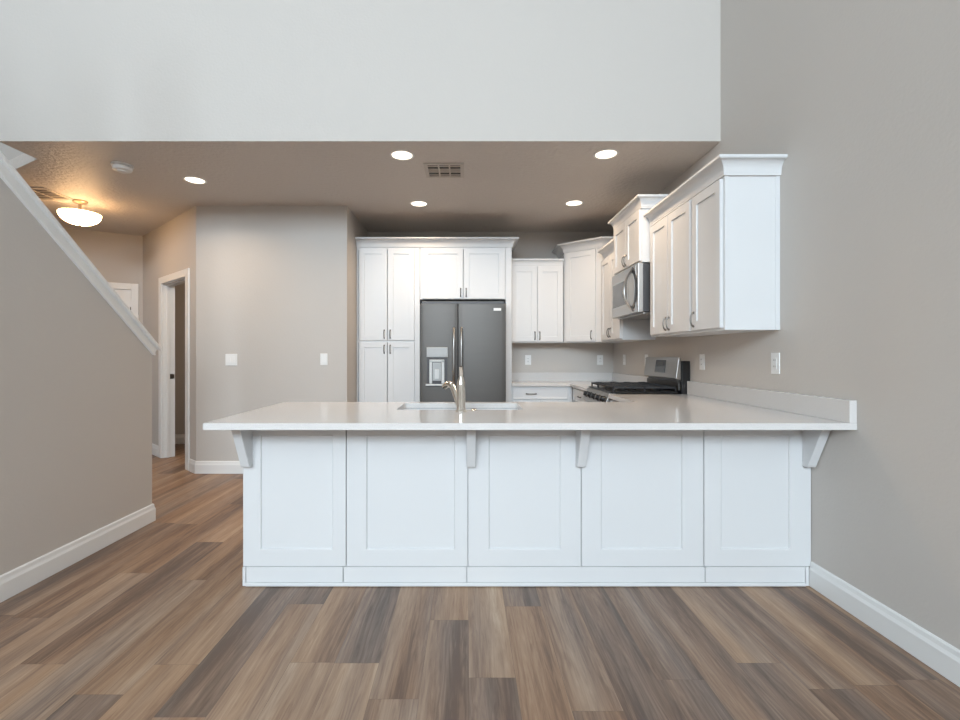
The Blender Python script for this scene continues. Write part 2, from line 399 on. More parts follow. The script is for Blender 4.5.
# ------------------------------------------------------------------ cabinet building blocks (local: x along the face, -y towards the room, z up)
def shaker_door(parent, x0, x1, z0, z1, y=0.0, t=0.02, stile=0.06, name='door', rail=None, m='cab'):
    """frame with recessed flat centre panel, front face at y - t"""
    rail = rail or stile; g = 0.0028
    x0 += g; x1 -= g; z0 += g; z1 -= g
    bm = bmesh.new()
    out = [(x0, z0), (x1, z0), (x1, z1), (x0, z1)]
    inn = [(x0+stile, z0+rail), (x1-stile, z0+rail), (x1-stile, z1-rail), (x0+stile, z1-rail)]
    c = 0.0015
    inn2 = [(x0+stile+c, z0+rail+c), (x1-stile-c, z0+rail+c), (x1-stile-c, z1-rail-c), (x0+stile+c, z1-rail-c)]
    yf = y - t; yr = y - t + 0.009
    V = lambda pts, yy: [bm.verts.new((a, yy, b)) for a, b in pts]
    e = 0.0015
    oute = [(x0+e, z0+e), (x1-e, z0+e), (x1-e, z1-e), (x0+e, z1-e)]
    r0 = V(out, y); r1 = V(out, yf+e); r2 = V(oute, yf); r3 = V(inn, yf); r4 = V(inn2, yr)
    for a, b in ((r0, r1), (r1, r2), (r2, r3), (r3, r4)):
        for k in range(4): bm.faces.new((a[k], a[(k+1) % 4], b[(k+1) % 4], b[k]))
    bm.faces.new(r4); bm.faces.new(r0[::-1])
    return obj(name, bm, m, parent)
def pull(parent, x, z, y, vertical=True, ln=0.09):
    """slim bowed bar pull"""
    bm = bmesh.new(); h = ln/2; pts = []
    for k in range(13):
        a = -1 + k/6; dy = -0.018*(1 - a*a)**0.5 if abs(a) < 1 else 0
        pts.append((0, y - 0.004 + dy, a*h) if vertical else (a*h, y - 0.004 + dy, 0))
    pts = [(x+px, py, z+pz) for px, py, pz in pts]
    tube(bm, pts, [0.0045 + 0.002*abs(-1+k/6)**3 for k in range(13)], 8)
    for s in (-1, 1):
        cx, cz = (x, z+s*h) if vertical else (x+s*h, z)
        lathe(bm, [(0, -0.0), (0.008, 0.0), (0.007, 0.006), (0, 0.006)], 12, Matrix.Translation((cx, y, cz)) @ Matrix.Rotation(PI/2, 4, 'X'))
    return obj('handle', bm, 'pull', parent, smooth=True)
def cove(h=0.10, p=0.063):    # crown profile (outward, z) relative to its bottom
    pts = [(0.0, 0.0), (0.010, 0.0), (0.010, 0.010)]
    for k in range(7):
        a = PI/2*k/6; pts.append((0.012 + (p-0.020)*(1-math.cos(a)), 0.014 + (h-0.034)*math.sin(a)))
    pts += [(p-0.004, h-0.018), (p-0.004, h-0.015), (p, h-0.015), (p, h), (0.0, h)]
    return pts
def crown_bm(path, z, h=0.10, p=0.063):
    bm = bmesh.new(); sweep(bm, path, [(o, z+q) for o, q in cove(h, p)]); return bm

# ------------------------------------------------------------------ tall pantry cabinet and cabinet over the refrigerator (back wall run)
YF = 5.28; DEP = BY - YF - 0.001
TT = 2.46
pan = thing('pantry_cabinet', 'tall white pantry cabinet with four shaker doors left of the refrigerator', 'cabinet', (0, YF, 0))
X_, X1_ = PW+0.004, -0.535
boxes('body', 'cab', pan, (X_, X1_, 0.022, DEP, 0.10, TT), (X_, X1_, 0.08, DEP, 0.003, 0.10))
boxes('face_frame', 'cab', pan, (X_, -1.235, 0, 0.022, 0.10, TT), (-0.60, X1_, 0, 0.022, 0.10, TT), (-1.235, -0.60, 0, 0.022, 2.43, TT), (-1.235, -0.60, 0, 0.022, 0.10, 0.115), (-1.235, -0.60, 0, 0.022, 1.38, 1.41))
for a, b, hx in ((-1.222, -0.900, -0.935), (-0.898, -0.592, -0.867)):
    dd = shaker_door(pan, a, b, 1.402, 2.445); pull(dd, hx, 1.475, -0.02)
    dd = shaker_door(pan, a, b, 0.11, 1.388); pull(dd, hx, 1.305, -0.02)

fc = thing('refrigerator_cabinet', 'white two-door cabinet above the refrigerator with tall end panel', 'cabinet', (0, YF, 0))
boxes('body', 'cab', fc, (-0.531, 0.436, 0.022, DEP, 1.87, TT))
boxes('face_frame', 'cab', fc, (-0.531, -0.503, 0, 0.022, 1.87, TT), (0.42, 0.436, 0, 0.022, 1.87, TT), (-0.503, 0.42, 0, 0.022, 2.43, TT), (-0.503, 0.42, 0, 0.022, 1.87, 1.885))
boxes('end_panel', 'cab', fc, (0.438, 0.506, 0, DEP, 0.003, TT), bevel=0.002)
for a, b, hx in ((-0.505, -0.042, -0.072), (-0.040, 0.422, -0.010)):
    dd = shaker_door(fc, a, b, 1.872, 2.445); pull(dd, hx, 1.945, -0.02)
cr = obj('crown_moulding', crown_bm([(PW+0.004, YF-0.001), (0.507, YF-0.001), (0.507, BY-0.001)], TT-0.0005+0.0, 0.098, 0.075), 'cab')
tag(cr, 'white crown moulding along the top of the pantry and refrigerator cabinets', 'moulding')

# ------------------------------------------------------------------ refrigerator
fr = thing('refrigerator', 'stainless steel side-by-side refrigerator with ice and water dispenser', 'refrigerator', (0, 5.0, 0))
boxes('body', 'dark', fr, (-0.500, 0.415, 0.085, 0.86, 0.03, 1.790), bevel=0.004)
boxes('toe_grille', 'dark', fr, (-0.48, 0.40, 0.06, 0.085, 0.012, 0.09))
boxes('hinge_cover', 'dark', fr, (-0.49, 0.405, 0.03, 0.3, 1.791, 1.822), bevel=0.003)
def fridge_door(x0, x1, side):
    bm = bmesh.new(); N_ = 12; pts = []
    for k in range(N_+1):
        a = k/N_; x = x0 + (x1-x0)*a; pts.append((x, -0.012*math.sin(PI*a)**0.6 if 0 < a < 1 else 0.0))
    prism(bm, pts + [(x1, 0.08), (x0, 0.08)], 0.10, 1.79)
    return obj('door', bm, 'steel', fr, bevel=0.003, smooth=False)
fd1 = fridge_door(-0.502, -0.100, 0); fd2 = fridge_door(-0.093, 0.417, 1)
for o, hx in ((fd1, -0.140), (fd2, -0.060)):
    bm = bmesh.new(); pts = []
    for k in range(17):
        a = -1 + k/8; pts.append((hx, -0.012 - 0.055*(1 - a**4), 1.215 + 0.315*a))
    tube(bm, pts, 0.012, 12)
    obj('handle', bm, 'steelh', o, smooth=True)
# dispenser on the left door
dsp = boxes('dispenser', 'greyplastic', fd1, (-0.432, -0.205, -0.028, -0.006, 1.215, 1.322), bevel=0.006)
boxes('recess', 'dark', fd1, (-0.428, -0.209, -0.016, -0.010, 0.925, 1.213))
boxes('side_column', 'paleplastic', fd1, (-0.402, -0.372, -0.030, -0.0165, 0.935, 1.185), (-0.272, -0.242, -0.030, -0.0165, 0.935, 1.185), (-0.402, -0.242, -0.030, -0.0165, 1.165, 1.190), bevel=0.004)
boxes('paddle', 'greyplastic', fd1, (-0.368, -0.276, -0.024, -0.0165, 0.965, 1.160), bevel=0.003)
boxes('spout', 'paleplastic', fd1, (-0.345, -0.300, -0.034, -0.0245, 0.985, 1.085), bevel=0.004)
boxes('drip_tray', 'paleplastic', fd1, (-0.440, -0.205, -0.050, -0.0125, 0.912, 0.930), bevel=0.004)
boxes('badge', 'plate', fd2, (0.285, 0.365, -0.0145, -0.005, 1.715, 1.742))

# ------------------------------------------------------------------ upper cabinets on the back wall, corner and right wall
UZ0, UZ1 = 1.389, 2.298
UY = 5.565
uc = thing('upper_cabinet', 'white two-door upper cabinet on the back wall right of the refrigerator', 'cabinet', (0, UY, 0))
boxes('body', 'cab', uc, (0.509, 1.150, 0.0, BY-UY-0.001, UZ0, UZ1))
for a, b, hx in ((0.530, 0.836, 0.808), (0.838, 1.142, 0.866)):
    dd = shaker_door(uc, a, b, UZ0+0.01, UZ1-0.005); pull(dd, hx, 1.47, -0.02)
obj('crown_moulding', crown_bm([(0.509, -0.001), (1.150, -0.001)], UZ1-0.006, 0.09, 0.045), 'cab', uc)

# diagonal corner cabinet (taller)
A = Vector((1.160, 5.560)); B = Vector((1.525, 5.245)); cd = (B-A); CL = cd.length; th = math.atan2(cd.y, cd.x)
cc = thing('corner_cabinet', 'white diagonal one-door corner upper cabinet, taller than its neighbours', 'cabinet', (A.x, A.y, 0), th)
inv = Matrix.Rotation(-th, 2)
loc_ = lambda p: tuple(inv @ (Vector(p) - A))
bm = bmesh.new()
prism(bm, [loc_(p) for p in (A, B, (WX-0.001, B.y), (WX-0.001, BY-0.001), (A.x, BY-0.001))], UZ0, TT)
obj('body', bm, 'cab', cc)
dd = shaker_door(cc, 0.03, CL-0.075, UZ0+0.01, TT-0.015); pull(dd, CL-0.125, 1.47, -0.02)
bm = crown_bm([loc_(p) for p in ((A.x, BY-0.002), A, B, (WX-0.002, B.y))], TT-0.006, 0.098, 0.09)
obj('crown_moulding', bm, 'cab', cc)

R90 = -PI/2
def right_cab(name, label, yfar, ynear, xface, z0, z1, doors, handles, hz, extra=None):
    """cabinet against the right wall; local x runs from far to near, -y points into the kitchen"""
    t = thing(name, label, 'cabinet', (xface, yfar, 0), R90)
    Lc = yfar - ynear; dep = WX - xface - 0.001
    boxes('body', 'cab', t, (0.0005, Lc-0.0005, 0.0, dep, z0, z1))
    for (a, b), hx in zip(doors, handles):
        q = shaker_door(t, a, b, z0+0.012, z1-0.008); pull(q, hx, hz, -0.02)
    return t
XF = 1.5225
c1 = right_cab('upper_cabinet', 'white two-door upper cabinet between the corner cabinet and the microwave', 5.244, 4.565, XF, UZ0, UZ1, [(0.02, 0.338), (0.340, 0.66)], [0.31, 0.368], 1.475)
obj('crown_moulding', crown_bm([(0.075, -0.001), (0.675, -0.001)], UZ1-0.006, 0.10, 0.075), 'cab', c1)
MY0, MY1, MX = 3.858, 4.56, 1.45
c2 = right_cab('microwave_cabinet', 'short deeper white two-door cabinet above the microwave', MY1, MY0, MX, 2.01, TT, [(0.012, 0.350), (0.352, 0.690)], [0.325, 0.377], 2.09)
obj('crown_moulding', crown_bm([(0.0, 0.40), (0.0, -0.001), (MY1-MY0, -0.001), (MY1-MY0, WX-MX-0.002)], TT-0.006, 0.098, 0.055), 'cab', c2)
c3 = right_cab('upper_cabinet', 'white two-door upper cabinet right after the microwave', 3.845, 3.135, XF, UZ0, UZ1, [(0.020, 0.353), (0.355, 0.700)], [0.326, 0.382], 1.475)
c4 = right_cab('upper_cabinet', 'white one-door end upper cabinet nearest the camera', 3.133, 2.762, XF, UZ0, UZ1, [(0.015, 0.365)], [0.045], 1.475)
Lc = 3.133 - 2.762
boxes('end_panel', 'cab', c4, (Lc, Lc+0.006, 0.0, WX-XF-0.001, UZ0, UZ1))
boxes('edge_strip', 'cab', c4, (Lc+0.006, Lc+0.010, 0.0, 0.020, UZ0, UZ1), (Lc+0.006, Lc+0.010, WX-XF-0.026, WX-XF-0.001, UZ0, UZ1))
cr = obj('crown_moulding', crown_bm([(XF-0.001, 3.845), (XF-0.001, 2.743), (WX-0.001, 2.743)][::1] if False else [(WX-0.001, 2.7515), (XF-0.001, 2.7515), (XF-0.001, 3.845)][::-1], UZ1+0.0005, 0.10, 0.065), 'cab')
tag(cr, 'white crown moulding along the top of the right wall cabinets nearest the camera', 'moulding')

# ------------------------------------------------------------------ microwave over the range
mw = thing('microwave', 'stainless steel over-the-range microwave with curved handle', 'microwave', (1.43, MY1-0.002, 0), R90)
ML = MY1-MY0-0.004; mz0, mz1 = 1.596, 2.006
boxes('body', 'dark', mw, (0.002, ML-0.002, 0.03, WX-1.43-0.002, mz0+0.004, mz1-0.004), bevel=0.003)
boxes('vent_panel', 'steelh', mw, (0.02, ML-0.02, 0.04, WX-1.43-0.02, mz0-0.012, mz0+0.003), bevel=0.003)
mdr = boxes('door', 'steelh', mw, (0, 0.640, -0.012, 0.03, mz0, mz1), bevel=0.004)
boxes('window', 'glass', mdr, (0.035, 0.43, -0.0135, -0.011, mz0+0.095, mz1-0.10))
boxes('window_bezel', 'greyplastic', mdr, (0.02, 0.46, -0.013, -0.0118, mz0+0.08, mz1-0.085))
boxes('control_panel', 'steelh', mw, (0.642, ML, -0.012, 0.03, mz0, mz1), bevel=0.004)
bm = bmesh.new(); ov = [(0.575 + 0.098*math.cos(a), mz0+0.205 + 0.165*math.sin(a)) for a in [2*PI*k/36 for k in range(36)]]
a_ = [bm.verts.new((x, -0.0125, z)) for x, z in ov]; b_ = [bm.verts.new((x, -0.016, z)) for x, z in ov]
bm.faces.new(b_); bm.faces.new(a_[::-1])
for k in range(36): bm.faces.new((a_[k], a_[(k+1) % 36], b_[(k+1) % 36], b_[k]))
obj('bezel_ring', bm, 'black', mw)
bm = bmesh.new(); ov = [(0.560 + 0.072*math.cos(a), mz0+0.205 + 0.140*math.sin(a)) for a in [2*PI*k/36 for k in range(36)]]
a_ = [bm.verts.new((x, -0.015, z)) for x, z in ov]; b_ = [bm.verts.new((x, -0.019, z)) for x, z in ov]
bm.faces.new(b_); bm.faces.new(a_[::-1])
for k in range(36): bm.faces.new((a_[k], a_[(k+1) % 36], b_[(k+1) % 36], b_[k]))
obj('keypad', bm, 'greyplastic', mw)
bm = bmesh.new(); pts = []
for k in range(17):
    a = -1 + k/8; pts.append((0.575 - 0.085*(1-a*a), -0.014 - 0.045*(1-a*a), mz0+0.205 + 0.185*a))
tube(bm, pts, [0.006+0.006*(1-abs(-1+k/8)**2) for k in range(17)], 12); obj('handle', bm, 'steelh', mdr, smooth=True)

# ------------------------------------------------------------------ gas range
RY0, RY1 = 3.847, 4.562
rg = thing('gas_range', 'stainless steel gas range with black cast iron grates and knobs', 'range', (1.21, RY1, 0), R90)
RL = RY1-RY0; RD = WX-1.21-0.006
boxes('body', 'dark', rg, (0, RL, 0.02, RD, 0.02, 0.905))
boxes('oven_door', 'steelh', rg, (0.004, RL-0.004, -0.03, 0.019, 0.22, 0.78), bevel=0.004)
boxes('oven_window', 'glass', rg, (0.12, RL-0.12, -0.033, -0.0305, 0.34, 0.64))
boxes('drawer', 'steelh', rg, (0.004, RL-0.004, -0.03, 0.019, 0.06, 0.21), bevel=0.004)
bm = bmesh.new(); tube(bm, [(0.06, -0.03, 0.74), (0.06, -0.075, 0.74), (RL-0.06, -0.075, 0.74), (RL-0.06, -0.03, 0.74)], 0.011); obj('oven_handle', bm, 'steelh', rg, smooth=True)
# slanted control panel with knobs
bm = bmesh.new(); extrude_x(bm, [(0.02, 0.79), (-0.055, 0.79), (-0.075, 0.815), (-0.035, 0.922), (0.02, 0.922)], 0, RL)
obj('control_panel', bm, 'steelh', rg, bevel=0.003)
nrm = Vector((0, -0.107, 0.040)).normalized()
for k in range(5):
    bm = bmesh.new(); cx = 0.09 + k*(RL-0.18)/4
    mt = Matrix.Translation((cx, -0.056, 0.866)) @ nrm.to_track_quat('Z', 'Y').to_matrix().to_4x4()
    lathe(bm, [(0, 0.001), (0.030, 0.001), (0.030, 0.006), (0.024, 0.010), (0.022, 0.034), (0, 0.036)], 24, mt)
    kn = obj('knob', bm, 'black', rg, smooth=True)
boxes('cooktop', 'black', rg, (0, RL, -0.02, RD-0.10, 0.9235, 0.935), bevel=0.003)
for bx, by in ((0.16, 0.13), (0.16, 0.40), (RL/2, 0.265), (RL-0.16, 0.13), (RL-0.16, 0.40)):
    bm = bmesh.new(); lathe(bm, [(0, 0), (0.05, 0), (0.05, 0.008), (0.038, 0.010), (0.038, 0.018), (0, 0.020)], 24, Matrix.Translation((bx, by, 0.9355)))
    obj('burner', bm, 'iron', rg, smooth=True)
gx = [0.02, 0.02+(RL-0.04)/3, 0.02+2*(RL-0.04)/3, RL-0.02]
for k in range(3):
    bm = bmesh.new(); a, b = gx[k]+0.003, gx[k+1]-0.003; y0, y1 = 0.0, 0.53; z = 0.968; r = 0.012
    bar = lambda x0, x1, ya, yb_: box(bm, x0, x1, ya, yb_, z-0.008, z+0.008)
    bar(a, a+r, y0, y1); bar(b-r, b, y0, y1); bar(a, b, y0, y0+r); bar(a, b, y1-r, y1); bar(a, b, 0.26, 0.27)
    m_ = (a+b)/2; bar(m_-0.005, m_+0.005, y0, y1)
    for yy in (0.13, 0.40):
        bar(a, b, yy-0.005, yy+0.005)
    for xx in (a, b-r):
        for yy in (y0, y1-r, 0.26): box(bm, xx, xx+r, yy, yy+r, 0.9355, z)
    for xx in (m_-0.005, a+0.05, b-0.05):
        for yy in (0.06, 0.2, 0.33, 0.47): box(bm, xx-0.005, xx+0.005, yy-0.03, yy+0.03, z+0.0, z+0.014)
    obj('grate', bm, 'iron', rg, bevel=0.002)
# backguard
bg = boxes('backguard', 'black', rg, (0.002, RL-0.002, RD-0.07, RD-0.001, 0.905, 1.19), bevel=0.004)
boxes('backguard_base', 'steel', rg, (0.006, RL-0.03, RD-0.085, RD-0.071, 0.945, 1.015), bevel=0.002)
bm = bmesh.new(); extrude_x(bm, [(RD-0.115, 1.042), (RD-0.071, 1.032), (RD-0.071, 1.222), (RD-0.090, 1.222)], 0.0, RL-0.012)
cp = obj('display_panel', bm, 'steelh', rg, bevel=0.004)
bm = bmesh.new(); extrude_x(bm, [(RD-0.1135, 1.085), (RD-0.10, 1.085), (RD-0.09, 1.195), (RD-0.0965, 1.195)], 0.26, 0.47)
obj('clock_display', bm, 'glass', cp)
bm = bmesh.new(); extrude_x(bm, [(RD-0.1055, 1.146), (RD-0.10, 1.146), (RD-0.099, 1.178), (RD-0.1025, 1.178)], 0.30, 0.43)
obj('digits_window', bm, 'dark', cp)

# ------------------------------------------------------------------ base cabinets along the back and right walls
CT0, CT1 = 0.8845, 0.9165
bc = thing('base_cabinet', 'white base cabinet with drawers right of the refrigerator', 'cabinet', (0, 5.30, 0))
boxes('body', 'cab', bc, (0.509, 1.195, 0.0, BY-5.30-0.001, 0.10, CT0-0.001), (0.509, 1.195, 0.07, BY-5.30-0.001, 0.003, 0.10))
dq = shaker_door(bc, 0.515, 1.150, 0.735, 0.872, name='drawer', stile=0.012, rail=0.012); pull(dq, 0.728, 0.800, -0.02, vertical=False, ln=0.11)
shaker_door(bc, 0.515, 0.832, 0.115, 0.725); shaker_door(bc, 0.834, 1.150, 0.115, 0.725)
bs_ = thing('base_cabinet', 'white corner base cabinet between the back run and the range', 'cabinet', (1.20, 5.295, 0), R90)
Lb = 5.295-4.568
boxes('body', 'cab', bs_, (0, Lb, 0.0, WX-1.20-0.001, 0.10, CT0-0.001), (0, Lb, 0.07, WX-1.20-0.001, 0.003, 0.10))
dq = shaker_door(bs_, 0.10, Lb-0.01, 0.735, 0.872, name='drawer', stile=0.012, rail=0.012); pull(dq, 0.42, 0.80, -0.02, vertical=False, ln=0.11)
dq = shaker_door(bs_, 0.10, Lb-0.01, 0.115, 0.725); pull(dq, 0.16, 0.64, -0.02)
bn = thing('base_cabinet', 'white base cabinet on the near side of the range', 'cabinet', (1.20, 3.843, 0), R90)
Ln = 3.843-3.21
boxes('body', 'cab', bn, (0, Ln, 0.0, WX-1.20-0.001, 0.10, CT0-0.001), (0, Ln, 0.07, WX-1.20-0.001, 0.003, 0.10))
dq = shaker_door(bn, 0.01, Ln-0.03, 0.735, 0.872, name='drawer', stile=0.012, rail=0.012); pull(dq, 0.28, 0.80, -0.02, vertical=False, ln=0.11)
dq = shaker_door(bn, 0.01, Ln-0.03, 0.115, 0.725); pull(dq, 0.06, 0.64, -0.02)
ct2 = thing('countertop', 'white quartz countertop of the back corner beyond the range', 'countertop', (0, 0, CT0))
bm = bmesh.new(); prism(bm, [(0.508, 5.262), (1.165, 5.262), (1.165, 4.566), (WX-0.001, 4.566), (WX-0.001, BY-0.001), (0.508, BY-0.001)], 0, CT1-CT0)
obj('slab', bm, 'quartz', ct2, bevel=0.003)
boxes('backsplash', 'quartz', ct2, (0.508, WX-0.022, BY-0.021, BY-0.001, CT1-CT0, 0.133), (WX-0.021, WX-0.001, 4.566, BY-0.001, CT1-CT0, 0.133))

# ------------------------------------------------------------------ peninsula
PY = 2.50; PX0 = -1.202; PX1 = WX-0.003
pn = thing('peninsula_cabinet', 'long white peninsula base with five recessed back panels', 'cabinet', (0, PY, 0))
bot = 0.105
px = lambda p: (p-467)*PY/466
boxes('body', 'cab', pn, (PX0+0.002, PX1, 0.018, 0.034, 0.003, CT0-0.001), (PX0+0.002, PX0+0.02, 0.034, 0.66, 0.003, CT0-0.001), (PX0+0.02, 1.19, 0.58, 0.60, 0.10, CT0-0.001), (PX0+0.02, 1.19, 0.034, 0.58, 0.10, 0.12))
for i, (a, b, c, d2) in enumerate(((243, 345.8, 260, 333), (346.6, 467.6, 366, 455), (468.2, 581.0, 488.5, 561), (581.6, 703.6, 601, 683), (704.4, 810.5, 721, 790.5))):
    x0, x1 = px(a), px(b)
    if i == 0: x0 = PX0
    if i == 4: x1 = PX1
    u0, u1 = px(c), px(d2); z0, z1 = bot+0.001, CT0-0.002; r0, r1 = 0.195, 0.812
    bm = bmesh.new()
    V = lambda pts, yy: [bm.verts.new((p, yy, q)) for p, q in pts]
    R = lambda e: [(x0+e, z0+e), (x1-e, z0+e), (x1-e, z1-e), (x0+e, z1-e)]
    Q = lambda e: [(u0+e, r0+e), (u1-e, r0+e), (u1-e, r1-e), (u0+e, r1-e)]
    rr = [V(R(0), 0.0175), V(R(0), 0.002), V(R(0.0018), 0.0), V(Q(0), 0.0), V(Q(0.004), 0.003), V(Q(0.006), 0.010)]
    for s, t_ in zip(rr, rr[1:]):
        for k in range(4): bm.faces.new((s[k], s[(k+1) % 4], t_[(k+1) % 4], t_[k]))
    bm.faces.new(rr[-1]); bm.faces.new(rr[0][::-1])
    obj('back_panel', bm, 'cab', pn)
for a, b in ((246.5, 343), (343.6, 466.5), (467, 704.5), (705.1, 804.5)):
    boxes('base_strip', 'cab', pn, (px(a), px(b), -0.004, 0.0175, 0.022, bot-0.001), bevel=0.0015)
boxes('corner_post', 'cab', pn, (PX0, px(246), -0.006, 0.0175, 0.003, bot-0.001), bevel=0.0015)
boxes('corner_post', 'cab', pn, (px(805), PX1-0.016, -0.006, 0.0175, 0.003, bot-0.001), bevel=0.0015)
boxes('shoe_moulding', 'cab', pn, (px(246.2), px(804.6), -0.012, 0.0175, 0.003, 0.021), bevel=0.003)
for k, (a, b) in enumerate(((PX0+0.02, -0.42), (-0.418, 0.34), (0.342, 1.13))):
    q = thing  # doors on the sink side
    bm_ = None
    mid = (a+b)/2
    for u, v in ((a, mid), (mid, b)):
        dobj = shaker_door(pn, -v, -u, 0.115, 0.87, y=-0.60)
        dobj.rotation_euler = (0, 0, PI)
for cx in (-1.172, 0.0215, 0.6045, 1.8205):
    bm = bmesh.new(); hw = 0.023
    prof = [(-0.007, 0.0), (-0.155, 0.0), (-0.155, -0.012), (-0.140, -0.024)]
    for k in range(7):
        a = k/6; prof.append((-0.137 + 0.095*a , -0.030 - 0.198*a))
    prof += [(-0.034, -0.238), (-0.007, -0.238)]
    extrude_x(bm, [(y, z+CT0-0.002) for y, z in prof], cx-hw, cx+hw)
    # small mounting cleat behind
    box(bm, cx-hw, cx+hw, -0.007, -0.0005, CT0-0.240, CT0-0.002)
    obj('corbel', bm, 'cab', pn, bevel=0.002)

SX0, SX1, SY0, SY1 = -0.420, 0.335, 2.755, 3.125
cp_ = thing('countertop', 'long white quartz peninsula countertop with overhang and backsplash end', 'countertop', (0, 0, CT0))
bm = bmesh.new()
CX0, CX1, CY0, CY1 = -1.2515, WX-0.001, 2.209, 3.205
T = CT1-CT0
# slab with rounded sink cut-out
def rrect(x0, x1, y0, y1, r, n_=6):
    out = []
    for (cx, cy, a0) in ((x1-r, y1-r, 0), (x0+r, y1-r, PI/2), (x0+r, y0+r, PI), (x1-r, y0+r, 3*PI/2)):
        for k in range(n_+1): a = a0 + PI/2*k/n_; out.append((cx + r*math.cos(a), cy + r*math.sin(a)))
    return out
hole = rrect(SX0, SX1, SY0, SY1, 0.022)
outer = [(CX0, CY0), (CX1, CY0), (CX1, 3.843), (1.165, 3.843), (1.165, CY1), (CX0, CY1)]
def ring_edges(pts, z):
    vs = [bm.verts.new((x, y, z)) for x, y in pts]
    return vs, [bm.edges.new((vs[i], vs[(i+1) % len(vs)])) for i in range(len(vs))]
for z in (0, T):
    vo, eo = ring_edges(outer, z); vh, eh = ring_edges(hole, z)
    bmesh.ops.triangle_fill(bm, use_beauty=True, use_dissolve=False, edges=eo+eh)
    if z == 0: low = (vo, vh)
    else: high = (vo, vh)
for a, b in zip(low, high):
    for i in range(len(a)): j = (i+1) % len(a); bm.faces.new((a[i], a[j], b[j], b[i]))
obj('slab', bm, 'quartz', cp_, bevel=0.0)
boxes('backsplash', 'quartz', cp_, (WX-0.036, WX-0.001, CY0, 3.843, T+0.0002, 0.140), bevel=0.002)

# sink
sk = thing('kitchen_sink', 'undermount stainless steel sink in the peninsula countertop', 'sink', (0, 0, CT0))
bm = bmesh.new()
outr = rrect(SX0-0.02, SX1+0.02, SY0-0.02, SY1+0.02, 0.06); i0 = rrect(SX0-0.002, SX1+0.002, SY0-0.002, SY1+0.002, 0.024)
i1 = rrect(SX0+0.01, SX1-0.01, SY0+0.01, SY1-0.01, 0.03); i2 = rrect(SX0+0.03, SX1-0.03, SY0+0.03, SY1-0.03, 0.03)
rings = [[bm.verts.new((x, y, z)) for x, y in pts] for pts, z in ((outr, -0.003), (outr, -0.001), (i0, -0.001), (i1, -0.19), (i2, -0.205))]
for a, b in zip(rings, rings[1:]):
    for i in range(len(a)): j = (i+1) % len(a); bm.faces.new((a[i], a[j], b[j], b[i]))
bm.faces.new(rings[-1])
obj('basin', bm, 'sink', sk, smooth=True)
bm = bmesh.new(); lathe(bm, [(0, 0.002), (0.03, 0.002), (0.045, 0.004), (0.045, 0.0)], 24, Matrix.Translation((-0.04, 2.95, -0.205))); obj('drain', bm, 'chrome', sk, smooth=True)

# faucet
fx, fy = -0.034, 2.655
fa = thing('faucet', 'chrome single-lever pull-out kitchen faucet on the peninsula', 'faucet', (fx, fy, CT1))
bm = bmesh.new()
lathe(bm, [(0, 0), (0.033, 0), (0.033, 0.006), (0.027, 0.012), (0.0255, 0.03), (0.0245, 0.12), (0.0245, 0.155), (0.0235, 0.165), (0.0165, 0.188), (0.013, 0.200), (0, 0.202)], 32)
obj('body', bm, 'chrome', fa, smooth=True)
bm = bmesh.new()
tube(bm, [(0, 0, 0.198), (0.001, -0.004, 0.215), (0.0, -0.014, 0.240), (-0.001, -0.022, 0.258)], [0.012, 0.011, 0.010, 0.0085], 14)
obj('lever', bm, 'chrome', fa, smooth=True)
bm = bmesh.new()
tube(bm, [(-0.012, 0.008, 0.035), (-0.026, 0.040, 0.075), (-0.042, 0.080, 0.115), (-0.052, 0.105, 0.138)], [0.016, 0.0165, 0.017, 0.018], 16)
sp_ = obj('spout', bm, 'chrome', fa, smooth=True)
bm = bmesh.new()
tube(bm, [(-0.050, 0.100, 0.134), (-0.060, 0.120, 0.146), (-0.075, 0.140, 0.149), (-0.092, 0.158, 0.142), (-0.104, 0.170, 0.130)], [0.018, 0.020, 0.020, 0.021, 0.017], 16)
obj('spray_head', bm, 'chrome', sp_, smooth=True)
bm = bmesh.new(); lathe(bm, [(0, 0), (0.018, 0), (0.018, 0.004), (0.010, 0.010), (0, 0.011)], 20)
ac = obj('sink_hole_cover', bm, 'chrome', None, smooth=True); ac.location = (0.040, 2.72, CT1+0.0005)
tag(ac, 'small round metal button beside the faucet base', 'air switch')

# ------------------------------------------------------------------ wall plates
def wall_plate(name, label, cat, loc, rotz, kind='outlet', w_=0.075, h_=0.122, group=None):
    t = thing(name, label, cat, loc, rotz, group)
    boxes('plate', 'plate', t, (-w_/2, w_/2, -0.006, 0, -h_/2, h_/2), bevel=0.002)
    if kind == 'outlet':
        boxes('receptacle', 'plate', t, (-0.017, 0.017, -0.009, -0.0062, -0.034, 0.034), bevel=0.001)
        for sz in (-0.018, 0.020):
            for sx in (-0.006, 0.006): boxes('slot', 'slot', t, (sx-0.0012, sx+0.0012, -0.0094, -0.0091, sz-0.005, sz+0.005))
    else:
        n_ = kind
        for k in range(n_):
            cx = (k-(n_-1)/2)*0.046
            bm = bmesh.new(); extrude_x(bm, [(-0.0062, -0.033), (-0.012, -0.033), (-0.0075, 0.033), (-0.0062, 0.033)], cx-0.016, cx+0.016)
            obj('rocker', bm, 'plate', t, bevel=0.001)
    return t
g = 'white electrical outlets above the counters'
wall_plate('wall_outlet', 'white outlet on the back wall nearest the refrigerator', 'outlet', ((528-467)*BY/466, BY-0.0005, 1.177), 0, group=g)
wall_plate('wall_outlet', 'white outlet on the back wall near the kitchen corner', 'outlet', ((600-467)*BY/466, BY-0.0005, 1.177), 0, group=g)
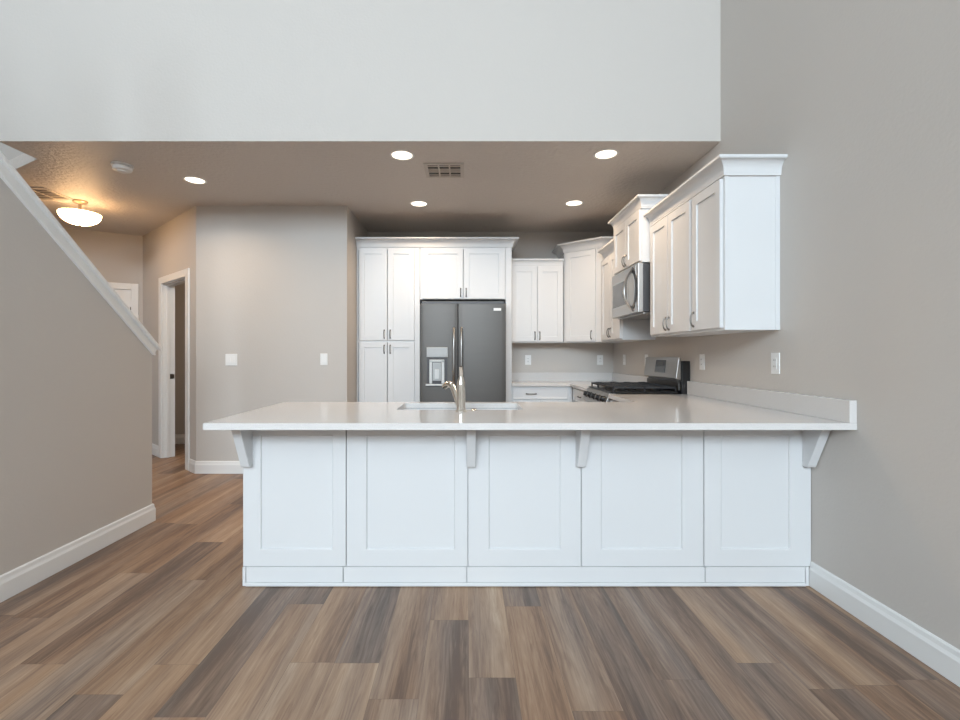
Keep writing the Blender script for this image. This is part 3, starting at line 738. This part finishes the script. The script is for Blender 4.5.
for yy, lb in ((5.47, 'white outlet on the right wall nearest the kitchen corner'), (4.80, 'white outlet on the right wall just beyond the range'), (3.66, 'white outlet on the right wall just in front of the range')):
    wall_plate('wall_outlet', lb, 'outlet', (WX-0.0005, yy, 1.185), R90, group=g)
wall_plate('wall_outlet', 'large white outlet on the right wall under the nearest cabinet', 'outlet', (WX-0.0005, 2.79, 1.19), R90, group=g, h_=0.128)
wall_plate('light_switch', 'square two-rocker white light switch plate on the hall wall', 'light switch', ((231.5-467)*HW[1]/466, HW[1]-0.0005, 1.19), 0, kind=2, w_=0.122)
wall_plate('light_switch', 'narrow single white light switch plate on the hall wall', 'light switch', ((324-467)*HW[1]/466, HW[1]-0.0005, 1.195), 0, kind=1)

# ------------------------------------------------------------------ ceiling fixtures
CAN = [(-0.507, 3.635, 'round recessed ceiling light left of the vent, near the header'), (1.079, 3.617, 'round recessed ceiling light near the header by the right cabinets'),
       (-0.494, 4.80, 'round recessed ceiling light in front of the refrigerator cabinets'), (1.098, 4.78, 'round recessed ceiling light in front of the corner cabinet'),
       (-2.425, 4.154, 'round recessed ceiling light near the hall switches')]
can0 = None
for x, y, lb in CAN:
    if can0 is None:
        c = can0 = thing('recessed_light', lb, 'ceiling light', (x, y, KZ), 0, 'recessed ceiling lights')
        bm = bmesh.new(); lathe(bm, [(0.078, 0.0), (0.080, -0.005), (0.094, -0.004), (0.096, 0.0)], 40); obj('trim_ring', bm, 'plate', c, smooth=True)
        bm = bmesh.new(); lathe(bm, [(0, -0.0035), (0.06, -0.0035), (0.0795, -0.001)], 40); obj('lens', bm, 'lamp', c, smooth=True)
    else:
        c = copy_tree(can0); c.location = (x, y, KZ); c['label'] = lb
    a = area('recessed_lamp', (x, y, KZ-0.012), (0, 0, 0), 0.13, 0.13, 7.5, WARM, spread=math.radians(145), shape='DISK')

area('powder_room_fill', (-2.6, 5.8, KZ-0.02), (0, 0, 0), 0.3, 0.3, 9, WARM)  # unseen warm light added to brighten the room behind the doorway
# flush-mount alabaster bowl light in the hall
FX, FY = -3.92, 4.72
fm = thing('flush_mount_light', 'lit alabaster bowl ceiling light with metal canopy in the hall', 'ceiling light', (FX, FY, KZ))
DZL = 0.035
bm = bmesh.new(); lathe(bm, [(0, 0), (0.065, 0), (0.065, -0.012), (0.055, -0.022), (0.02, -0.026), (0.012, -0.03), (0.012, -0.13), (0, -0.13)], 32); obj('canopy', bm, 'brass', fm, smooth=True)
bm = bmesh.new()
prof = [(0.175*math.cos(a), -0.13-0.115*math.sin(a)) for a in [PI/2*k/10 for k in range(11)]]
prof2 = [(max(r-0.006, 0), z+0.006) for r, z in prof][::-1]
prof[-1] = (0, prof[-1][1]); prof2[0] = (0, prof2[0][1])
lathe(bm, prof, 48); gb = obj('glass_bowl', bm, 'alabaster', fm, smooth=True)
bm = bmesh.new(); lathe(bm, prof2, 48); obj('opaque_liner', bm, 'plate', gb, smooth=True)  # opaque shell added to keep the bowl's glow off the ceiling
bm = bmesh.new(); lathe(bm, [(0, -0.2435), (0.012, -0.2445), (0.010, -0.253), (0, -0.259)], 20); obj('finial', bm, 'brass', fm, smooth=True)
for dx in (-0.07, 0.07):
    bm = bmesh.new(); lathe(bm, [(0, -0.02), (0.018, -0.025), (0.024, -0.045), (0.018, -0.065), (0, -0.07)], 20, Matrix.Translation((dx, 0, -0.11))); obj('bulb', bm, 'lamp', fm, smooth=True)
    l = bpy.data.lights.new('bulb_light', 'POINT'); l.energy = 0.9; l.color = (1.0, 0.62, 0.30); l.shadow_soft_size = 0.03
    o = bpy.data.objects.new('bulb_light', l); C.objects.link(o); o.location = (FX+dx, FY, KZ-0.12)

# smoke detector
sm = thing('smoke_detector', 'round white smoke detector on the hall ceiling', 'smoke detector', (-2.83, 3.826, KZ))
bm = bmesh.new(); lathe(bm, [(0, 0), (0.078, 0), (0.078, -0.012), (0.066, -0.014), (0.066, -0.020), (0.072, -0.022), (0.066, -0.044), (0.050, -0.050), (0, -0.051)], 36); obj('housing', bm, 'plate', sm, smooth=True)
bm = bmesh.new(); lathe(bm, [(0.036, -0.0505), (0.036, -0.057), (0.030, -0.060), (0, -0.060)], 28); obj('cover', bm, 'trim', sm, smooth=True)

def ceiling_vent(label, cx, cy, w_, h_, cols, rows, slats=5, rot=0):
    t = thing('air_vent', label, 'vent', (cx, cy, KZ), rot)
    f_ = 0.030
    bs = [(-w_/2, w_/2, -h_/2, -h_/2+f_, -0.010, 0), (-w_/2, w_/2, h_/2-f_, h_/2, -0.010, 0), (-w_/2, -w_/2+f_, -h_/2+f_, h_/2-f_, -0.010, 0), (w_/2-f_, w_/2, -h_/2+f_, h_/2-f_, -0.010, 0)]
    iw, ih = w_-2*f_, h_-2*f_
    for k in range(1, cols): x = -iw/2 + iw*k/cols; bs.append((x-0.006, x+0.006, -ih/2, ih/2, -0.010, 0))
    for k in range(1, rows): y = -ih/2 + ih*k/rows; bs.append((-iw/2, iw/2, y-0.006, y+0.006, -0.010, 0))
    boxes('frame', 'vent', t, *bs, bevel=0.001)
    boxes('backing', 'slot', t, (-iw/2, iw/2, -ih/2, ih/2, -0.0015, -0.0003))
    bm = bmesh.new()
    n_ = slats*rows
    for k in range(n_):
        y = -ih/2 + ih*(k+0.5)/n_
        extrude_x(bm, [(y-0.003, -0.002), (y-0.001, -0.002), (y+0.008, -0.0075), (y+0.006, -0.0085)], -iw/2, iw/2)
    obj('louvers', bm, 'vent', t)
    return t
M['vent'] = mat('vent_enamel', (0.55, 0.50, 0.45), 0.45, bump=(60, 0.03, 0.001))
ceiling_vent('square six-section air vent on the kitchen ceiling', -0.19, 3.93, 0.33, 0.30, 3, 2, 2)
ceiling_vent('air vent on the hall ceiling beside the bowl light', -4.10, 4.50, 0.34, 0.34, 2, 1, 6)
